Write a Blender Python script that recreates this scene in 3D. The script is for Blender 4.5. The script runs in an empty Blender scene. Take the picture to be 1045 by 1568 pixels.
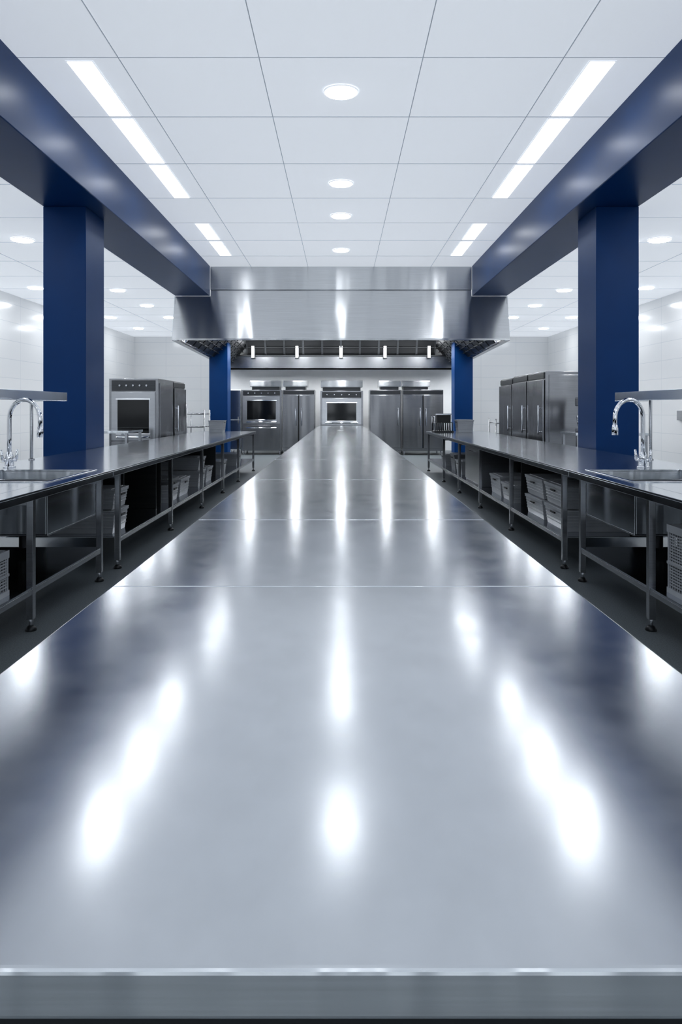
import bpy, bmesh, math
from mathutils import Vector, Matrix
S = bpy.context.scene
# ------------------------------------------------------------------ materials
def newmat(name):
    m = bpy.data.materials.new(name); m.use_nodes = True
    nt = m.node_tree; b = nt.nodes['Principled BSDF']
    return m, nt, b
def N(nt, t, **kw):
    n = nt.nodes.new(t)
    for k, v in kw.items(): setattr(n, k, v)
    return n
def ramp(nt, src, p0, c0, p1, c1):
    r = N(nt, 'ShaderNodeValToRGB')
    r.color_ramp.elements[0].position = p0; r.color_ramp.elements[0].color = c0
    r.color_ramp.elements[1].position = p1; r.color_ramp.elements[1].color = c1
    nt.links.new(src, r.inputs[0]); return r
def g(v): return (v, v, v, 1)
def coords(nt, scale):
    tc = N(nt, 'ShaderNodeNewGeometry'); mp = N(nt, 'ShaderNodeMapping')
    mp.inputs['Scale'].default_value = scale
    nt.links.new(tc.outputs['Position'], mp.inputs['Vector']); return mp.outputs[0]
def steel(name, col=(0.62, 0.65, 0.68), rough=0.2, aniso=0.0, tangent=(0, 0, 1), brush=(2, 2, 120), var=0.05, rvar=0.0, wave=None):
    m, nt, b = newmat(name)
    b.inputs['Metallic'].default_value = 1
    n1 = N(nt, 'ShaderNodeTexNoise'); n1.inputs['Scale'].default_value = 1.0; n1.inputs['Detail'].default_value = 3
    nt.links.new(coords(nt, brush), n1.inputs['Vector'])
    b.inputs['Roughness'].default_value = rough
    if rvar:
        n2 = N(nt, 'ShaderNodeTexNoise'); n2.inputs['Scale'].default_value = 7; n2.inputs['Detail'].default_value = 6; n2.inputs['Roughness'].default_value = .6
        nt.links.new(coords(nt, (1, 1, 1)), n2.inputs['Vector'])
        rr = ramp(nt, n2.outputs[0], 0.3, g(rough - rvar), 0.7, g(rough + rvar)); nt.links.new(rr.outputs[0], b.inputs['Roughness'])
    if wave:   # slow sheet-metal undulation
        n3 = N(nt, 'ShaderNodeTexNoise'); n3.inputs['Scale'].default_value = 1; n3.inputs['Detail'].default_value = 1
        nt.links.new(coords(nt, wave[0]), n3.inputs['Vector'])
        bp = N(nt, 'ShaderNodeBump'); bp.inputs['Strength'].default_value = 1; bp.inputs['Distance'].default_value = wave[1]
        nt.links.new(n3.outputs[0], bp.inputs['Height']); nt.links.new(bp.outputs[0], b.inputs['Normal'])
    c0 = tuple(c * (1 - var) for c in col) + (1,); c1 = tuple(min(1, c * (1 + var)) for c in col) + (1,)
    rc = ramp(nt, n1.outputs[0], 0.3, c0, 0.7, c1); nt.links.new(rc.outputs[0], b.inputs['Base Color'])
    if aniso:
        b.inputs['Anisotropic'].default_value = aniso
        cx = N(nt, 'ShaderNodeCombineXYZ')
        for i in range(3): cx.inputs[i].default_value = tangent[i]
        nt.links.new(cx.outputs[0], b.inputs['Tangent'])
    return m
def plain(name, col, rough, metal=0.0, noise=0.06, nscale=8, bump=0.0, spec=0.5, glow=0.0):
    m, nt, b = newmat(name)
    n = N(nt, 'ShaderNodeTexNoise'); n.inputs['Scale'].default_value = nscale; n.inputs['Detail'].default_value = 4
    nt.links.new(coords(nt, (1, 1, 1)), n.inputs['Vector'])
    r = ramp(nt, n.outputs[0], 0.3, tuple(c * (1 - noise) for c in col) + (1,), 0.7, tuple(min(1, c * (1 + noise)) for c in col) + (1,))
    nt.links.new(r.outputs[0], b.inputs['Base Color'])
    b.inputs['Roughness'].default_value = rough; b.inputs['Metallic'].default_value = metal
    b.inputs['Specular IOR Level'].default_value = spec
    if glow:   # added self-glow standing in for bounce light, no lamp behind it
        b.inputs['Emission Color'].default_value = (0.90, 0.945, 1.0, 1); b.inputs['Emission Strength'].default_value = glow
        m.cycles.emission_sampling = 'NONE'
    if bump:
        bp = N(nt, 'ShaderNodeBump'); bp.inputs['Strength'].default_value = bump; bp.inputs['Distance'].default_value = 0.005
        nt.links.new(n.outputs[0], bp.inputs['Height']); nt.links.new(bp.outputs[0], b.inputs['Normal'])
    return m
def emit(name, col, s):
    m, nt, b = newmat(name)
    b.inputs['Base Color'].default_value = col + (1,)
    b.inputs['Emission Color'].default_value = col + (1,); b.inputs['Emission Strength'].default_value = s
    return m
def tilewall(name, axis):
    m, nt, b = newmat(name)
    geo = N(nt, 'ShaderNodeNewGeometry'); sp = N(nt, 'ShaderNodeSeparateXYZ'); cb = N(nt, 'ShaderNodeCombineXYZ')
    nt.links.new(geo.outputs['Position'], sp.inputs[0])
    nt.links.new(sp.outputs[axis], cb.inputs[0]); nt.links.new(sp.outputs[2], cb.inputs[1])
    br = N(nt, 'ShaderNodeTexBrick'); br.offset = 0.0
    br.inputs['Scale'].default_value = 1.0; br.inputs['Brick Width'].default_value = 1.2; br.inputs['Row Height'].default_value = 0.4
    br.inputs['Mortar Size'].default_value = 0.005; br.inputs['Mortar Smooth'].default_value = 0.2
    br.inputs['Color1'].default_value = (0.93, 0.94, 0.95, 1); br.inputs['Color2'].default_value = (0.95, 0.955, 0.96, 1)
    br.inputs['Mortar'].default_value = (0.78, 0.81, 0.84, 1)
    nt.links.new(cb.outputs[0], br.inputs['Vector']); nt.links.new(br.outputs[0], b.inputs['Base Color'])
    b.inputs['Roughness'].default_value = 0.14
    return m
M = {}
M['table'] = steel('steel_worktop', (0.655, 0.68, 0.71), 0.165, 0, (0, 1, 0), (16, 9, 2), 0.03, .02, ((2.6, 1.1, 1), .0028))
M['edge'] = steel('steel_edge', (0.74, 0.77, 0.80), 0.25, 0.9, (0, 0, 1), (3, 3, 200), 0.06, 0, ((9, 1, 1), .016))
M['steel'] = steel('brushed_steel', (0.50, 0.51, 0.53), 0.22, 0.5, (0, 0, 1), (2, 2, 120), 0.08)
M['equip'] = steel('appliance_steel', (0.33, 0.335, 0.35), 0.2, 0.7, (0, 0, 1), (2, 2, 120), 0.08, 0, ((3, 3, .4), .012))
M['hood'] = steel('hood_steel', (0.62, 0.635, 0.65), 0.245, 0.97, (0, 0, 1), (1.5, 1.5, 150), 0.06, 0, ((2.2, 2.2, .1), .02))
M['dark'] = steel('dark_steel', (0.10, 0.104, 0.11), 0.36, 0, (0, 0, 1), (2, 2, 60), 0.1)
M['counter'] = steel('steel_counter', (0.58, 0.61, 0.65), 0.16, 0.0, (0, 1, 0), (16, 9, 2), 0.05, .01)
M['chrome'] = plain('chrome', (0.8, 0.81, 0.83), 0.08, 1.0, 0.01)
M['blue'] = plain('blue_paint', (0.0008, 0.042, 0.155), 0.34, 0, 0.04, 3, 0.0, 0.25)
M['ceil'] = plain('ceiling_tile_fill_glow', (0.84, 0.87, 0.92), 0.85, 0, 0.01, 200, 0, .3, 0.345)  # self-glow added to lift the dark ceiling
M['ceil2'] = plain('ceiling_tile_bay_fill_glow', (0.84, 0.87, 0.92), 0.85, 0, 0.01, 200, 0, .3, 0.33)  # same added glow on the side-bay ceilings
M['grid'] = plain('ceiling_grid_metal', (0.45, 0.50, 0.57), 0.5, 0, 0.02, 8, 0, .3, .13)  # faint glow added to the grid too, no lamp in it
M['white'] = plain('white_paint', (0.93, 0.94, 0.95), 0.45, 0, 0.015)
M['wallx'] = tilewall('wall_tile_side', 1); M['wally'] = tilewall('wall_tile_end', 0)
M['floor'] = plain('floor_vinyl', (0.16, 0.18, 0.19), 0.42, 0, 0.3, 120, 0.05)
M['glass'] = plain('black_glass', (0.006, 0.007, 0.008), 0.06, 0, 0.0)
M['rubber'] = plain('black_plastic', (0.015, 0.016, 0.018), 0.4, 0, 0.02)
M['bin'] = plain('bin_plastic', (0.36, 0.375, 0.395), 0.25, 0, 0.05)
M['bind'] = plain('bin_plastic_grey', (0.16, 0.17, 0.18), 0.3, 0, 0.04)
M['food'] = plain('bin_contents', (0.3, 0.31, 0.3), 0.8, 0, 0.4, 40)
LC = (0.96, 0.98, 1.0)
M['lamp'] = emit('lamp_diffuser', LC, 1.7)
M['led'] = emit('lamp_led_core', LC, 13)
M['spot'] = emit('downlight_diffuser', LC, 9)
M['spot2'] = emit('bay_downlight_diffuser', LC, 36)
M['hoodspot'] = emit('hood_lamp_lens', LC, 6)
M['hoodlamp'] = emit('hood_lamp', LC, 26)
M['trim'] = plain('lamp_trim_white', (0.85, 0.87, 0.9), 0.4, 0, 0.01, 8, 0, .3, .3)  # trim also given an added glow of its own
# ------------------------------------------------------------------ builder
class B:
    def __init__(s, name): s.name = name; s.bm = bmesh.new(); s.mats = []
    def mi(s, k):
        if k not in s.mats: s.mats.append(k)
        return s.mats.index(k)
    def _f(s, vs, k, smooth=False):
        f = s.bm.faces.new(vs); f.material_index = s.mi(k); f.smooth = smooth; return f
    def hexa(s, p, k):
        v = [s.bm.verts.new(q) for q in p]
        for q in ((0, 3, 2, 1), (4, 5, 6, 7), (0, 1, 5, 4), (1, 2, 6, 5), (2, 3, 7, 6), (3, 0, 4, 7)): s._f([v[i] for i in q], k)
    def box(s, x0, x1, y0, y1, z0, z1, k):
        x0, x1 = min(x0, x1), max(x0, x1)
        s.hexa([(x0, y0, z0), (x1, y0, z0), (x1, y1, z0), (x0, y1, z0), (x0, y0, z1), (x1, y0, z1), (x1, y1, z1), (x0, y1, z1)], k); return s
    def tube(s, pts, r, k, seg=14, radii=None):
        pts = [Vector(p) for p in pts]; rings = []
        up = None
        for i, p in enumerate(pts):
            d = (pts[min(i + 1, len(pts) - 1)] - pts[max(i - 1, 0)]).normalized()
            if up is None: up = Vector((0, 0, 1)) if abs(d.z) < 0.9 else Vector((1, 0, 0))
            a = d.cross(up).normalized(); b_ = a.cross(d).normalized(); up = b_
            rr = radii[i] if radii else r
            rings.append([s.bm.verts.new(p + rr * (math.cos(t) * a + math.sin(t) * b_)) for t in [2 * math.pi * j / seg for j in range(seg)]])
        for i in range(len(rings) - 1):
            for j in range(seg): s._f([rings[i][j], rings[i][(j + 1) % seg], rings[i + 1][(j + 1) % seg], rings[i + 1][j]], k, True)
        s._f(rings[0][::-1], k); s._f(rings[-1], k); return s
    def prism(s, poly, d, k):
        a = [s.bm.verts.new(p) for p in poly]; b_ = [s.bm.verts.new(Vector(p) + Vector(d)) for p in poly]; n = len(a)
        s._f(a[::-1], k); s._f(b_, k)
        for i in range(n): s._f([a[i], a[(i + 1) % n], b_[(i + 1) % n], b_[i]], k)
        return s
    def done(s, bevel=0.0, seg=2, ends=None):
        bmesh.ops.recalc_face_normals(s.bm, faces=s.bm.faces)
        for k in ('table', 'counter'):      # lengthwise-brushed tops get a cross-brushed folded end
            if k in s.mats:
                i = s.mi(k); j = s.mi('edge')
                for f in s.bm.faces:
                    if f.material_index == i and abs(f.normal.y) > .9: f.material_index = j
        me = bpy.data.meshes.new(s.name); s.bm.to_mesh(me); s.bm.free()
        for k in s.mats: me.materials.append(M[k])
        o = bpy.data.objects.new(s.name, me); S.collection.objects.link(o)
        if bevel:
            md = o.modifiers.new('bevel', 'BEVEL'); md.width = bevel; md.segments = seg; md.limit_method = 'ANGLE'; md.angle_limit = math.radians(50)
        return o
# ------------------------------------------------------------------ constants (metres)
CAMZ = 1.35; CEIL = 4.45; SCEIL = 3.80; TOP = 0.85
BX0, BX1 = 2.86, 3.62; WX = 7.1; YB = 26.0; YF = -7.0; HY = 16.6; HW = 3.64; PY = 24.2
# ------------------------------------------------------------------ room
B('floor').box(-WX - .1, WX + .1, YF - .1, YB + .1, -0.1, 0, 'floor').done()
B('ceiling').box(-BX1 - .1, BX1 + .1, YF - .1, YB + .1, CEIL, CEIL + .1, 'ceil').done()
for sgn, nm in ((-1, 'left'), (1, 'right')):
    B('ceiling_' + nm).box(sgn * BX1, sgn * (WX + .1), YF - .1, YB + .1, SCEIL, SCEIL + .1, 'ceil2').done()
    B('wall_' + nm).box(sgn * WX, sgn * (WX + .1), YF, YB, 0, SCEIL, 'wallx').done()
    B('trim_1' if sgn < 0 else 'trim_2').box(sgn * (WX - .015), sgn * WX, YF, YB, 0, .12, 'grid').done()
    B('wall_upstand').box(sgn * BX1, sgn * (BX1 + .1), YF, YB, SCEIL + .1, CEIL, 'white').done()
B('wall_back').box(-WX, WX, YB, YB + .1, 0, CEIL, 'wally').done()
B('wall_partition').box(-HW, HW, PY, PY + .12, 0, SCEIL, 'white').done()
w = B('wall_front'); w.box(-WX, WX, YF - .1, YF, 0, 1.0, 'white'); w.box(-WX, WX, YF - .1, YF, 3.2, CEIL + .1, 'white')
fill_wins = [(-5.8, -3.8), (-2.2, -0.4), (0.4, 2.2), (3.8, 5.8)]; xs = -WX  # unseen windows added behind the camera to let fill light in
for a, b_ in fill_wins: w.box(xs, a, YF - .1, YF, 1.0, 3.2, 'white'); xs = b_
w.box(xs, WX, YF - .1, YF, 1.0, 3.2, 'white'); w.done()
for i, (a, b_) in enumerate(fill_wins):
    w = B('fill_window_%d' % (i + 1))
    for q in ((a, a + .05, 1.0, 3.2), (b_ - .05, b_, 1.0, 3.2), (a + .05, b_ - .05, 1.0, 1.05), (a + .05, b_ - .05, 3.15, 3.2), ((a + b_) / 2 - .02, (a + b_) / 2 + .02, 1.05, 3.15)):
        w.box(q[0], q[1], YF - .08, YF - .02, q[2], q[3], 'trim')
    w.done()
# ceiling grids
rows = [-6.2, -4.75, -3.3, -1.85, -0.4, 1.0, 2.4, 3.8, 5.25, 6.70, 8.07, 9.62, 11.19, 12.68, 14.02, 15.45]
gb = B('ceiling_grid'); h = .006
for y in rows: gb.box(-BX0, BX0, y - h, y + h, CEIL - .004, CEIL - .0005, 'grid')
for x in (-1.97, -.725, .725, 1.97): gb.box(x - h * .8, x + h * .8, YF, HY, CEIL - .005, CEIL - .0005, 'grid')
for sgn in (-1, 1):
    y = -6.2
    while y < YB: gb.box(sgn * BX1, sgn * WX, y - h, y + h, SCEIL - .004, SCEIL - .0005, 'grid'); y += 1.45
    for x in (5.4,): gb.box(sgn * (x - h * .8), sgn * (x + h * .8), YF, YB, SCEIL - .005, SCEIL - .0005, 'grid')
gb.done()
# beams and columns
for sgn in (-1, 1):
    B('ceiling_beam').box(sgn * BX0, sgn * BX1, YF, HY - .05, SCEIL - .0, CEIL, 'blue').done(.008)
    B('column').box(sgn * 3.10, sgn * 3.62, 9.21, 9.92, 0, SCEIL, 'blue').done(.008)
    B('column').box(sgn * 3.10, sgn * 3.60, 20.7, 21.3, 0, 3.55, 'blue').done(.008)
    B('column').box(sgn * 3.10, sgn * 3.62, -3.2, -2.5, 0, SCEIL, 'blue').done(.008)
# linear lights: diffuser with a hot LED core in the middle of each fitting
seg = [(-6.1, -4.8), (-4.7, -3.35), (-1.8, -.45), (-.35, .95), (2.45, 3.75), (6.78, 8.03), (8.12, 9.58), (9.68, 11.15), (12.75, 13.93), (14.1, 15.38)]
for sgn in (-1, 1):
    for a, b_ in seg:
        l = B('linear_ceiling_light'); l.box(sgn * 2.23, sgn * 2.45, a, b_, CEIL - .012, CEIL - .006, 'lamp'); m_ = (a + b_) / 2
        l.box(sgn * 2.245, sgn * 2.435, m_ - .11, m_ + .11, CEIL - .016, CEIL - .012, 'led')
        l.box(sgn * 2.215, sgn * 2.465, a - .015, b_ + .015, CEIL - .006, CEIL, 'trim'); l.done()
def downlight(x, y, z, r=.155, k='spot'):
    l = B('ceiling_downlight')
    l.tube([(x, y, z), (x, y, z - .012)], 0, 'trim', 32, [r + .02, r + .014]); l.tube([(x, y, z - .012), (x, y, z - .02)], 0, k, 32, [r, r * .96]); l.done()
for y in (-5.5, -2.6, .3, 2.9, 7.42, 10.44, 12.2, 14.85): downlight(0, y, CEIL - .005)
for sgn in (-1, 1):
    for y in (-3, -.7, 1.6, 4, 6.3, 8.65, 11.0, 13.35, 15.7, 18.05, 20.4, 23): downlight(sgn * 4.62, y, SCEIL - .005, .15, 'spot2')
    for y in (0, 5, 10.2, 12.8, 15.4, 17.9, 20.4, 23.2): downlight(sgn * 6.2, y, SCEIL - .005, .15, 'spot2')
# ------------------------------------------------------------------ hood
hd = B('extractor_hood')
ZB = 2.85; slope = .28 / (3.95 - ZB)
def fy(z): return HY - (3.95 - z) * slope
pl = [(-2.85, 3.95), (-2.85, 3.79), (-HW, 3.79), (-HW, ZB), (HW, ZB), (HW, 3.79), (2.85, 3.79), (2.85, 3.95)]
hd.prism([(x, fy(z), z) for x, z in pl], (0, .03, 0), 'hood')
hd.box(-2.855, 2.855, HY - .03, HY, 3.935, 3.96, 'hood')
hd.box(-2.86, 2.86, HY, HY + .03, 3.96, CEIL - .002, 'hood')
hd.box(-HW, HW, fy(ZB) - .012, fy(ZB) + .09, ZB - .035, ZB, 'hood')
for sgn in (-1, 1):
    y0 = fy(ZB) + .03
    hd.hexa([(sgn * HW, y0, ZB - .03), (sgn * (HW - .03), y0, ZB - .03), (sgn * (HW - .03), PY, 2.66), (sgn * HW, PY, 2.66),
             (sgn * HW, y0 + .2, 3.79), (sgn * (HW - .03), y0 + .2, 3.79), (sgn * (HW - .03), PY, 3.79), (sgn * HW, PY, 3.79)], 'hood')
    hd.hexa([(sgn * HW, y0, ZB - .05), (sgn * (HW - .12), y0, ZB - .05), (sgn * (HW - .12), PY, 2.62), (sgn * HW, PY, 2.62),
             (sgn * HW, y0, ZB - .0), (sgn * (HW - .12), y0, ZB - .0), (sgn * (HW - .12), PY, 2.67), (sgn * HW, PY, 2.67)], 'steel')
    n = 10
    for i in range(n):
        a = 17.1 + i * .66; zb = 2.83 - (a - 16.6) * .022
        hd.hexa([(sgn * 3.5, a, zb), (sgn * 3.46, a, zb), (sgn * 3.46, a + .6, zb), (sgn * 3.5, a + .6, zb),
                 (sgn * 2.95, a, zb + .62), (sgn * 2.9, a, zb + .62), (sgn * 2.9, a + .6, zb + .62), (sgn * 2.95, a + .6, zb + .62)], 'dark')
        for j in range(1, 6):
            t = j / 6; x = 3.46 - .56 * t
            hd.box(sgn * (x - .01), sgn * (x - .05), a + .03, a + .57, zb + .62 * t - .02, zb + .62 * t, 'dark')
hd.box(-HW + .03, HW - .03, HY + .1, PY, 3.70, 3.78, 'dark')
hd.box(-HW + .12, HW - .12, 23.35, 23.4, 2.60, 2.95, 'steel'); hd.box(-HW + .12, HW - .12, 23.35, PY, 2.58, 2.61, 'steel')
hd.box(-HW + .12, HW - .12, 23.3, 23.42, 2.94, 2.98, 'dark')
n = 10; W = 5.8 / n
for i in range(n):
    x0 = -2.9 + i * W
    hd.hexa([(x0 + .02, 23.38, 2.98), (x0 + W - .02, 23.38, 2.98), (x0 + W - .02, 23.42, 2.98), (x0 + .02, 23.42, 2.98),
             (x0 + .02, 22.95, 3.7), (x0 + W - .02, 22.95, 3.7), (x0 + W - .02, 22.99, 3.7), (x0 + .02, 22.99, 3.7)], 'rubber')
    for e in (x0 + .0, x0 + W - .03):
        hd.hexa([(e, 23.35, 2.98), (e + .03, 23.35, 2.98), (e + .03, 23.4, 2.98), (e, 23.4, 2.98), (e, 22.92, 3.7), (e + .03, 22.92, 3.7), (e + .03, 22.97, 3.7), (e, 22.97, 3.7)], 'dark')
    for z in (3.2, 3.42):
        y = 23.35 - (z - 2.98) * .6; hd.box(x0 + .03, x0 + W - .03, y - .01, y + .02, z, z + .02, 'dark')
for x in (-2.7, -1.35, 0, 1.35, 2.7):
    hd.box(x - .07, x + .07, 19.0, 22.7, 3.62, 3.69, 'hoodlamp')
    hd.box(x - .04, x + .04, 23.22, 23.24, 2.9, 3.3, 'hoodspot'); hd.box(x - .06, x + .06, 23.24, 23.3, 2.88, 3.32, 'dark')
hd.done(.004)
# ------------------------------------------------------------------ long centre table
t = B('steel_prep_table'); T0, T1, TW = .676, 21.8, .645
cuts = [T0, 2.13, 3.4, 5.3, 7.4, 9.8, 13.0, 17.0, T1]
for a, b_ in zip(cuts[:-1], cuts[1:]):
    t.box(-TW, TW, a + (.0018 if a > T0 else 0), b_ - .0018, TOP - .047, TOP, 'table')
t.box(-TW + .03, TW - .03, T0 + .05, T1 - .03, TOP - .12, TOP - .048, 'dark')
y = 1.0
while y < T1:
    for x in (-TW + .07, TW - .07):
        t.tube([(x, y, .03), (x, y, TOP - .12)], .022, 'steel'); t.tube([(x, y, 0), (x, y, .03)], 0, 'rubber', 14, [.03, .022])
    y += 2.07
t.box(-TW + .05, TW - .05, T0 + .2, T1 - .1, .22, .25, 'steel'); t.done(.0055, 3)
# ------------------------------------------------------------------ side counters
def leg(o, x, y, top):
    o.box(x - .021, x + .021, y - .021, y + .021, .07, top, 'steel')
    o.tube([(x, y, .03), (x, y, .07)], .013, 'steel', 12); o.tube([(x, y, 0), (x, y, .012), (x, y, .03)], 0, 'rubber', 16, [.034, .034, .018])
CX0, CX1 = 1.85, 3.07; UZ = .267
def frame(o, sgn, y0, y1, legs, hole=None):
    X = lambda v: sgn * v
    if hole:
        hx0, hx1, hy0, hy1 = hole
        o.box(X(CX0), X(hx0), y0, y1, TOP - .012, TOP, 'counter'); o.box(X(hx1), X(CX1), y0, y1, TOP - .012, TOP, 'counter')
        o.box(X(hx0), X(hx1), y0, hy0, TOP - .012, TOP, 'counter'); o.box(X(hx0), X(hx1), hy1, y1, TOP - .012, TOP, 'counter')
    else: o.box(X(CX0), X(CX1), y0, y1, TOP - .012, TOP, 'counter')
    o.box(X(CX0), X(CX0 + .014), y0, y1, TOP - .055, TOP - .0122, 'counter'); o.box(X(CX1 - .014), X(CX1), y0, y1, TOP - .055, TOP - .0122, 'counter')
    o.box(X(CX0 + .015), X(CX1 - .015), y1 - .014, y1, TOP - .055, TOP - .0122, 'counter'); o.box(X(CX0 + .015), X(CX1 - .015), y0, y0 + .014, TOP - .055, TOP - .0122, 'counter')
    for y in legs:
        leg(o, X(1.885), y, TOP - .013); leg(o, X(3.02), y, TOP - .013)
        o.box(X(1.907), X(2.998), y - .012, y + .012, TOP - .09, TOP - .056, 'steel')
    a, b_ = legs[0], legs[-1]
    o.box(X(1.87), X(3.035), a, b_, UZ - .012, UZ, 'counter')
    o.box(X(1.868), X(1.88), a, b_, UZ - .045, UZ - .0125, 'steel')
    o.box(X(3.045), X(3.055), a, b_, UZ + .01, TOP - .06, 'dark')
for sgn in (-1, 1):
    X = lambda v: sgn * v
    hole = (1.99, 2.72, 5.12, 6.1)
    o = B('sink_counter'); frame(o, sgn, 2.0, 6.155, [2.2, 4.61, 5.92], hole)
    hx0, hx1, hy0, hy1 = hole; zb = .50
    o.box(X(hx0 - .012), X(hx0), hy0 - .012, hy1 + .012, zb, TOP - .0125, 'counter'); o.box(X(hx1), X(hx1 + .012), hy0 - .012, hy1 + .012, zb, TOP - .0125, 'counter')
    o.box(X(hx0), X(hx1), hy0 - .012, hy0, zb, TOP - .0125, 'counter'); o.box(X(hx0), X(hx1), hy1, hy1 + .012, zb, TOP - .0125, 'counter')
    o.box(X(hx0 - .012), X(hx1 + .012), hy0 - .012, hy1 + .012, zb - .012, zb, 'steel')
    r = .022
    o.box(X(hx0 - r), X(hx0), hy0 - r, hy1 + r, TOP, TOP + .006, 'counter'); o.box(X(hx1), X(hx1 + r), hy0 - r, hy1 + r, TOP, TOP + .006, 'counter')
    o.box(X(hx0), X(hx1), hy0 - r, hy0, TOP, TOP + .006, 'counter'); o.box(X(hx0), X(hx1), hy1, hy1 + r, TOP, TOP + .006, 'counter')
    o.tube([(X(2.35), 5.6, zb), (X(2.35), 5.6, zb + .004)], .045, 'chrome', 20)
    o.tube([(X(2.35), 5.6, .32), (X(2.35), 5.6, zb - .012)], .028, 'rubber', 14)
    o.done(.003)
    o = B('over_shelf'); o.box(X(2.745), X(3.06), 3.0, 7.545, 1.485, 1.505, 'counter'); o.box(X(2.73), X(2.745), 3.0, 7.56, 1.42, 1.505, 'counter')
    o.box(X(2.745), X(3.06), 7.545, 7.56, 1.42, 1.505, 'counter')
    for yy in (3.2, 5.3, 7.35): o.tube([(X(3.0), yy, TOP + .0005), (X(3.0), yy, 1.485)], .016, 'steel'); o.tube([(X(3.0), yy, TOP + .0005), (X(3.0), yy, TOP + .01)], .03, 'steel')
    for yy in (3.2, 5.3, 7.35): o.box(X(2.78), X(3.0), yy - .008, yy + .008, 1.43, 1.484, 'steel')
    o.done(.003)
    o = B('prep_counter'); frame(o, sgn, 6.165, 16.5, [6.4, 8.39, 10.25, 12.07, 13.9, 16.3])
    for yy in (8.39, 12.07): o.box(X(2.0), X(3.03), yy + .03, yy + .045, UZ, TOP - .06, 'dark')
    ya, yb = ((6.98, 8.2) if sgn < 0 else (10.4, 11.7))
    if sgn > 0:
        o.box(X(1.93), X(3.0), ya, yb, UZ, TOP - .06, 'steel'); o.box(X(1.915), X(1.93), ya + .02, yb - .02, UZ + .02, TOP - .08, 'steel')
        o.box(X(1.895), X(1.915), (ya + yb) / 2 - .2, (ya + yb) / 2 + .2, TOP - .13, TOP - .11, 'chrome')
    else:
        o.box(X(2.0), X(3.0), ya, ya + .02, UZ, TOP - .06, 'dark'); o.box(X(2.0), X(3.0), yb, yb + .02, UZ, TOP - .06, 'dark')
    o.done(.003)
    # faucet
    fx, fyy, R = (-2.80, 6.4, .165) if sgn < 0 else (2.55, 6.4, .148)
    o = B('gooseneck_faucet'); d = Vector((-sgn * .93, -.36, 0)).normalized(); b0 = Vector((fx, fyy, TOP))
    o.tube([b0, b0 + Vector((0, 0, .012))], .05, 'chrome', 24)
    o.tube([b0 + Vector((0, 0, .012)), b0 + Vector((0, 0, .1)), b0 + Vector((0, 0, .13))], 0, 'chrome', 20, [.036, .032, .02])
    hh = .57 - R
    pts = [b0 + Vector((0, 0, .11)), b0 + Vector((0, 0, .25)), b0 + Vector((0, 0, hh))]
    for i in range(1, 19):
        a = math.pi * i / 18 * 1.0; pts.append(b0 + Vector((0, 0, hh)) + d * (R - R * math.cos(a)) + Vector((0, 0, R * math.sin(a))))
    e = pts[-1]; pts += [e + Vector((0, 0, -.06))]
    o.tube(pts, .018, 'chrome', 16); e = pts[-1]
    o.tube([e, e + Vector((0, 0, -.03)), e + Vector((0, 0, -.085))], 0, 'chrome', 16, [.02, .026, .026])
    for k in (-1, 1):
        c = b0 + Vector((0, 0, .065))
        q = Vector((k * .8, -.6 if k * sgn > 0 else .6, 0)).normalized()
        o.tube([c, c + q * .06], .015, 'chrome'); o.tube([c + q * .055, c + q * .065 + Vector((0, 0, .085))], 0, 'chrome', 12, [.015, .009])
    o.done()
# ------------------------------------------------------------------ bins
def bin_(x0, x1, y0, y1, z0, h, k='bin', lid=True, name='storage_bin', fill=False):
    x0, x1 = min(x0, x1), max(x0, x1); tp = .02; o = B(name)
    def ring(z0_, z1_, ia, ib, th):
        A = [(x0 + ia, y0 + ia), (x1 - ia, y0 + ia), (x1 - ia, y1 - ia), (x0 + ia, y1 - ia)]; C = [(x0 + ib, y0 + ib), (x1 - ib, y0 + ib), (x1 - ib, y1 - ib), (x0 + ib, y1 - ib)]
        cx, cy = (x0 + x1) / 2, (y0 + y1) / 2
        def ins(p): return (p[0] + (th if p[0] < cx else -th), p[1] + (th if p[1] < cy else -th))
        for i in range(4):
            j = (i + 1) % 4
            o.hexa([(*A[i], z0_), (*A[j], z0_), (*ins(A[j]), z0_), (*ins(A[i]), z0_), (*C[i], z1_), (*C[j], z1_), (*ins(C[j]), z1_), (*ins(C[i]), z1_)], k)
    ring(z0, z0 + h - .03, tp + .008, .008, .005); ring(z0 + h - .03, z0 + h - .012, 0, 0, .014)
    for q in (.25, .4, .55, .7): i_ = tp * (1 - q) + .002; ring(z0 + h * q, z0 + h * q + .008, i_, i_, .012)
    o.box(x0 + tp + .01, x1 - tp - .01, y0 + tp + .01, y1 - tp - .01, z0, z0 + .006, k)
    if lid: o.box(x0 - .002, x1 + .002, y0 - .002, y1 + .002, z0 + h - .012, z0 + h, k); o.box(x0 + .04, x1 - .04, y0 + .04, y1 - .04, z0 + h, z0 + h + .006, k)
    if fill: o.box(x0 + tp + .012, x1 - tp - .012, y0 + tp + .012, y1 - tp - .012, z0 + .006, z0 + h * .75, 'food')
    xm = x0 if abs(x0) < abs(x1) else x1; s_ = -1 if xm == x0 else 1; ym = (y0 + y1) / 2
    o.box(xm, xm + s_ * .015, ym - .07, ym + .07, z0 + h - .06, z0 + h - .045, 'rubber')
    return o.done(.003)
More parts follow.
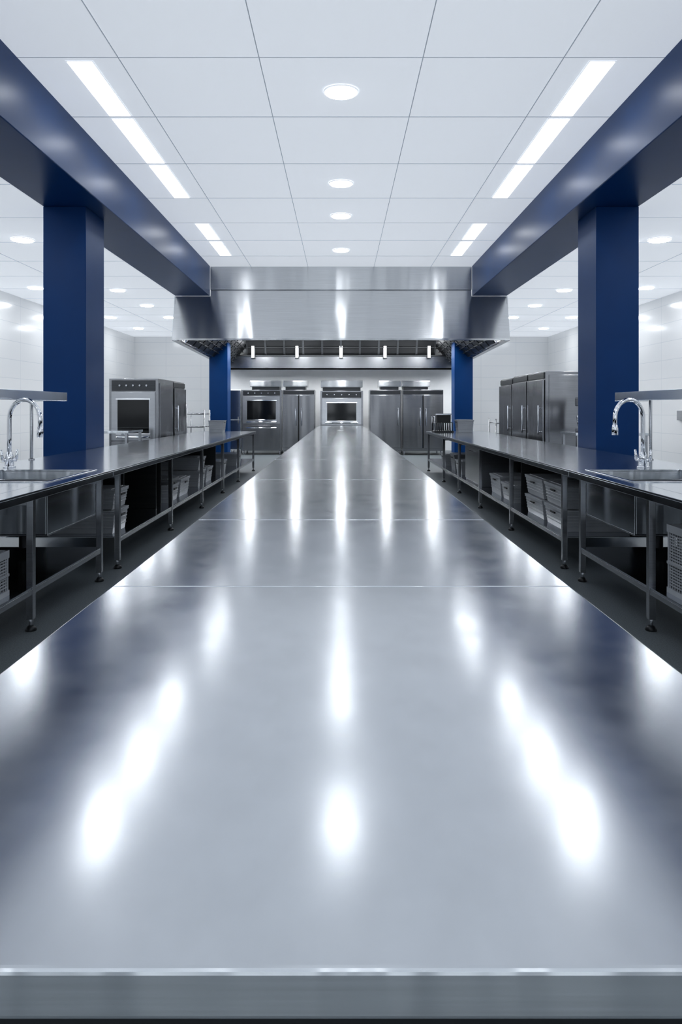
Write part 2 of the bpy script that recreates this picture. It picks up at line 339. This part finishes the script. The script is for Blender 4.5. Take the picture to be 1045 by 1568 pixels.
def crate(x0, x1, y0, y1, z0, h):
    x0, x1 = min(x0, x1), max(x0, x1); o = B('perforated_crate'); c = .02
    for x in (x0, x1 - c):
        for y in (y0, y1 - c): o.box(x, x + c, y, y + c, z0, z0 + h, 'bin')
    o.box(x0, x1, y0, y1, z0, z0 + .01, 'bin')
    for z, hh in ((z0, .03), (z0 + h - .045, .045), (z0 + h * .42, .015)):
        o.box(x0 - .004, x1 + .004, y0 - .004, y0 + .012, z, z + hh, 'bin'); o.box(x0 - .004, x1 + .004, y1 - .012, y1 + .004, z, z + hh, 'bin')
        o.box(x0 - .004, x0 + .012, y0 + .012, y1 - .012, z, z + hh, 'bin'); o.box(x1 - .012, x1 + .004, y0 + .012, y1 - .012, z, z + hh, 'bin')
    z = z0 + .045
    while z < z0 + h - .05:
        for yy in (y0 + .002, y1 - .006): o.box(x0 + .01, x1 - .01, yy, yy + .004, z, z + .008, 'bin')
        for xx in (x0 + .002, x1 - .006): o.box(xx, xx + .004, y0 + .01, y1 - .01, z, z + .008, 'bin')
        z += .017
    n = int((y1 - y0) / .03)
    for i in range(1, n):
        y = y0 + (y1 - y0) * i / n
        for xx in (x0 + .003, x1 - .007): o.box(xx, xx + .004, y - .004, y + .004, z0 + .01, z0 + h - .02, 'bin')
    n = int((x1 - x0) / .03)
    for i in range(1, n):
        x = x0 + (x1 - x0) * i / n
        for yy in (y0 + .003, y1 - .007): o.box(x - .004, x + .004, yy, yy + .004, z0 + .01, z0 + h - .02, 'bin')
    return o.done()
crate(-1.93, -2.5, 3.65, 4.40, UZ, .26); crate(1.93, 2.45, 3.85, 4.48, UZ, .40)
Z = UZ
for a, b_, z, h, k in ((6.5, 6.93, Z, .2, 'bin'), (6.5, 6.93, Z + .21, .17, 'bin'),
                       (8.6, 9.1, Z, .2, 'bin'), (9.2, 9.75, Z, .22, 'bin'), (8.62, 9.08, Z + .21, .06, 'bind'),
                       (10.4, 10.9, Z, .22, 'bin'), (11.0, 11.5, Z, .22, 'bin'), (10.42, 10.9, Z + .23, .17, 'bin'), (12.3, 12.9, Z, .22, 'bin'), (14.2, 14.8, Z, .22, 'bin')):
    bin_(-1.94, -2.55, a, b_, z, h, k, True)
for a, b_, z, h, k in ((6.6, 7.25, Z, .19, 'bin'), (7.32, 8.0, Z, .19, 'bin'), (6.6, 7.25, Z + .2, .19, 'bin'), (7.32, 8.0, Z + .2, .19, 'bin'),
                       (8.6, 9.2, Z, .2, 'bin'), (9.27, 9.9, Z, .24, 'bin'), (12.3, 12.9, Z, .22, 'bin'), (13.0, 13.5, Z, .28, 'bind'), (14.2, 14.8, Z, .22, 'bin')):
    bin_(1.94, 2.55, a, b_, z, h, k, True)
bin_(-2.40, -2.72, 15.5, 15.9, TOP, .26, 'bin', False, fill=True); bin_(2.38, 2.72, 15.5, 15.9, TOP, .26, 'bin', True)
o = B('dish_rack')
o.box(1.92, 2.32, 15.6, 16.1, TOP, TOP + .03, 'rubber')
for i in range(9):
    x = 1.94 + i * .045; o.tube([(x, 15.62, TOP + .03), (x, 15.65, TOP + .2), (x, 16.05, TOP + .2), (x, 16.08, TOP + .03)], .009, 'dark', 8)
o.box(2.0, 2.28, 15.75, 16.0, TOP + .19, TOP + .36, 'rubber'); o.box(1.96, 2.3, 15.7, 16.03, TOP + .36, TOP + .385, 'steel')
for yy in (15.62, 16.08): o.tube([(1.93, yy, TOP + .03), (1.93, yy, TOP + .33)], .009, 'steel', 8)
o.tube([(1.93, 15.62, TOP + .33), (1.93, 16.08, TOP + .33)], .009, 'steel', 8)
o.done()
# ------------------------------------------------------------------ back-line equipment
def feet(o, x0, x1, y0, y1, h=.12):
    for x in (x0 + .06, x1 - .06):
        for y in (y0 + .07, y1 - .07): o.tube([(x, y, 0), (x, y, h)], .025, 'steel', 12)
def hhandle(o, x0, x1, y, z):
    o.tube([(x0, y - .05, z), (x1, y - .05, z)], .018, 'chrome', 12)
    for x in (x0 + .05, x1 - .05): o.tube([(x, y, z), (x, y - .05, z)], .01, 'chrome', 8)
def vhandle(o, x, y, z0, z1):
    o.tube([(x, y - .05, z0), (x, y - .05, z1)], .018, 'chrome', 12)
    for z in (z0 + .05, z1 - .05): o.tube([(x, y, z), (x, y - .05, z)], .01, 'chrome', 8)
def oven(name, x0, x1, y, d, z1, wz0, wz1, ins=.17):
    o = B(name); feet(o, x0, x1, y, y + d)
    o.box(x0, x1, y, y + d, .12, z1, 'equip')
    o.box(x0 + .05, x1 - .05, y - .03, y, wz0 - .12, wz1 + .14, 'steel')
    o.box(x0 + ins, x1 - ins, y - .036, y - .03, wz0, wz1, 'glass')
    o.box(x0 + ins - .03, x1 - ins + .03, y - .042, y - .03, wz1, wz1 + .025, 'chrome'); o.box(x0 + ins - .03, x1 - ins + .03, y - .042, y - .03, wz0 - .025, wz0, 'chrome')
    hhandle(o, x0 + .15, x1 - .15, y - .03, wz0 - .07)
    o.box(x0 + .05, x1 - .05, y - .02, y, wz1 + .16, z1 - .03, 'dark')
    for i in range(5):
        x = x0 + .2 + i * (x1 - x0 - .4) / 4; zc = (wz1 + .16 + z1 - .03) / 2; o.tube([(x, y - .02, zc), (x, y - .05, zc)], .018, 'steel', 14)
    o.box(x0 + .05, x1 - .05, y - .03, y, .18, wz0 - .16, 'equip'); hhandle(o, x0 + .15, x1 - .15, y - .03, wz0 - .24)
    return o
def cap(o, x0, x1, y, d, z0, z1):
    m = z0 + (z1 - z0) * .35
    o.box(x0 + .06, x1 - .06, y + .05, y + d, z0, m, 'dark'); o.box(x0, x1, y, y + d, m, z1, 'hood'); o.box(x0 + .02, x1 - .02, y - .03, y, m + .02, z1 - .02, 'hood')
def fridge(name, x0, x1, y, d, z1, doors, capz=None):
    o = B(name); feet(o, x0, x1, y, y + d); o.box(x0, x1, y, y + d, .12, z1, 'equip'); w_ = (x1 - x0) / doors
    o.box(x0 + .02, x1 - .02, y - .02, y, z1 - .13, z1 - .02, 'dark'); o.box(x0 + .03, x1 - .03, y - .045, y, .2, z1 - .16, 'rubber')
    for i in range(doors):
        a = x0 + i * w_ + .015; b_ = x0 + (i + 1) * w_ - .015
        o.box(a, b_, y - .06, y - .046, .2, z1 - .15, 'equip'); vhandle(o, (b_ - .07) if i % 2 == 0 else (a + .07), y - .06, .85, 1.35)
    return o
Y = 22.0
o = oven('convection_oven', -2.89, -1.72, Y, .95, 1.88, 1.02, 1.56); cap(o, -2.66, -1.74, Y + .1, .8, 1.88, 2.15); o.done(.006)
o = fridge('upright_refrigerator', -1.69, -.76, Y, .95, 1.88, 2); cap(o, -1.68, -.98, Y + .1, .8, 1.88, 2.15); o.done(.006)
o = oven('convection_oven', -.61, .65, 22.4, .9, 1.86, .98, 1.5, .2); cap(o, -.60, .64, 22.45, .8, 1.86, 2.17); o.done(.006)
o = fridge('upright_refrigerator', .83, 1.74, Y, .95, 1.88, 1); cap(o, 1.1, 1.74, Y + .1, .8, 1.88, 2.15); o.done(.006)
o = fridge('upright_refrigerator', 1.77, 2.95, Y - .15, 1.1, 1.88, 2); cap(o, 1.77, 2.6, Y + .1, .8, 1.88, 2.15); o.done(.006)
o = B('utility_cabinet'); feet(o, -3.28, -2.93, 22.2, 22.8); o.box(-3.28, -2.93, 22.2, 22.8, .12, 1.9, 'white'); o.box(-3.27, -2.94, 22.18, 22.2, .15, 1.0, 'steel'); o.box(-3.27, -2.94, 22.18, 22.2, 1.02, 1.87, 'steel')
o.tube([(-3.0, 22.15, .9), (-3.0, 22.15, 1.1)], .01, 'chrome'); o.done(.005)
# side bays
o = oven('rack_oven', -4.16, -3.28, 13.6, 1.2, 1.88, .9, 1.5, .16)
o.box(-3.28, -3.26, 13.68, 14.72, .2, 1.8, 'equip'); o.done(.006)
def sidefridge(sgn, x0, x1, y0, y1, z1):
    o = B('upright_refrigerator'); X0, X1 = sorted((sgn * x0, sgn * x1)); feet(o, X0, X1, y0, y1)
    o.box(X0, X1, y0, y1, .12, z1, 'equip'); f = sgn * x0
    o.box(f - sgn * .01, f, y0 + .03, y1 - .03, .2, z1 - .16, 'rubber')
    o.box(f - sgn * .045, f - sgn * .011, y0 + .015, y1 - .015, .2, z1 - .14, 'equip'); o.box(f - sgn * .02, f, y0 + .02, y1 - .02, z1 - .12, z1 - .02, 'dark')
    o.box(X0 + .06, X1 - .06, y0 - .012, y0, .2, z1 - .06, 'equip')
    h_ = f - sgn * .085; yy = y0 + .12
    o.tube([(h_, yy, .9), (h_, yy, 1.4)], .014, 'chrome', 12)
    for z in (.95, 1.35): o.tube([(f - sgn * .04, yy, z), (h_, yy, z)], .01, 'chrome', 8)
    o.done(.006)
sidefridge(-1, 3.30, 4.14, 14.85, 15.95, 1.88)
sidefridge(1, 3.42, 4.35, 12.7, 13.8, 1.97); sidefridge(1, 3.42, 4.35, 13.84, 15.0, 1.97); sidefridge(1, 3.42, 4.35, 15.04, 16.2, 1.95)
def worktable(x0, x1, y0, y1, z):
    o = B('work_table'); o.box(x0, x1, y0, y1, z - .04, z, 'counter'); o.box(x0 + .03, x1 - .03, y0 + .03, y1 - .03, .25, .28, 'counter')
    for x in (x0 + .04, x1 - .04):
        for y in (y0 + .04, y1 - .04): leg(o, x, y, z - .04)
    o.done(.003)
worktable(-4.3, -3.45, 12.3, 13.2, .98); worktable(3.5, 4.6, 11.3, 12.1, .98)
o = B('stand_mixer'); z = .98
o.box(3.68, 4.0, 11.55, 11.95, z, z + .05, 'equip'); o.box(3.9, 4.0, 11.65, 11.85, z + .05, z + .42, 'equip'); o.box(3.66, 4.02, 11.62, 11.88, z + .40, z + .54, 'equip')
o.tube([(3.77, 11.75, z + .06), (3.77, 11.75, z + .1), (3.77, 11.75, z + .26)], 0, 'chrome', 20, [.06, .1, .12]); o.tube([(3.77, 11.75, z + .26), (3.77, 11.75, z + .4)], .02, 'steel'); o.done(.02, 3)
def rack(x0, x1, y0, y1, h):
    o = B('wire_shelving')
    for x in (x0, x1):
        for y in (y0, y1): o.tube([(x, y, 0), (x, y, h)], .016, 'equip', 10)
    for k in range(4):
        z = .2 + k * (h - .3) / 3
        o.tube([(x0, y0, z), (x1, y0, z)], .014, 'equip', 8); o.tube([(x0, y1, z), (x1, y1, z)], .014, 'equip', 8)
        for i in range(12): x = x0 + (x1 - x0) * i / 11; o.tube([(x, y0, z), (x, y1, z)], .007, 'equip', 6)
    o.done()
rack(-4.2, -3.75, 17.6, 18.4, 1.45); rack(-4.0, -3.5, 19.4, 20.2, 1.3); rack(3.6, 4.1, 17.6, 18.4, 1.1)
B('wall_socket_box').box(WX - .06, WX, 15.5, 15.9, 1.1, 1.3, 'steel').done(.004)
# ------------------------------------------------------------------ world / camera
w = bpy.data.worlds.new('world'); S.world = w; w.use_nodes = True
bg = w.node_tree.nodes['Background']; bg.inputs[0].default_value = (.88, .94, 1, 1); bg.inputs[1].default_value = 2.0
cam = bpy.data.cameras.new('camera'); co = bpy.data.objects.new('camera', cam); S.collection.objects.link(co)
co.location = (0, 0, CAMZ); co.rotation_euler = (math.radians(90), 0, 0)
cam.sensor_fit = 'AUTO'; cam.sensor_width = 36; cam.lens = 26.68; cam.shift_y = -.1014; cam.clip_start = .02; cam.clip_end = 200
S.camera = co
S.view_settings.view_transform = 'Standard'; S.view_settings.exposure = 0.24
try: S.view_settings.look = 'Medium High Contrast'
except Exception: S.view_settings.look = 'None'
print('LOOK', S.view_settings.look)
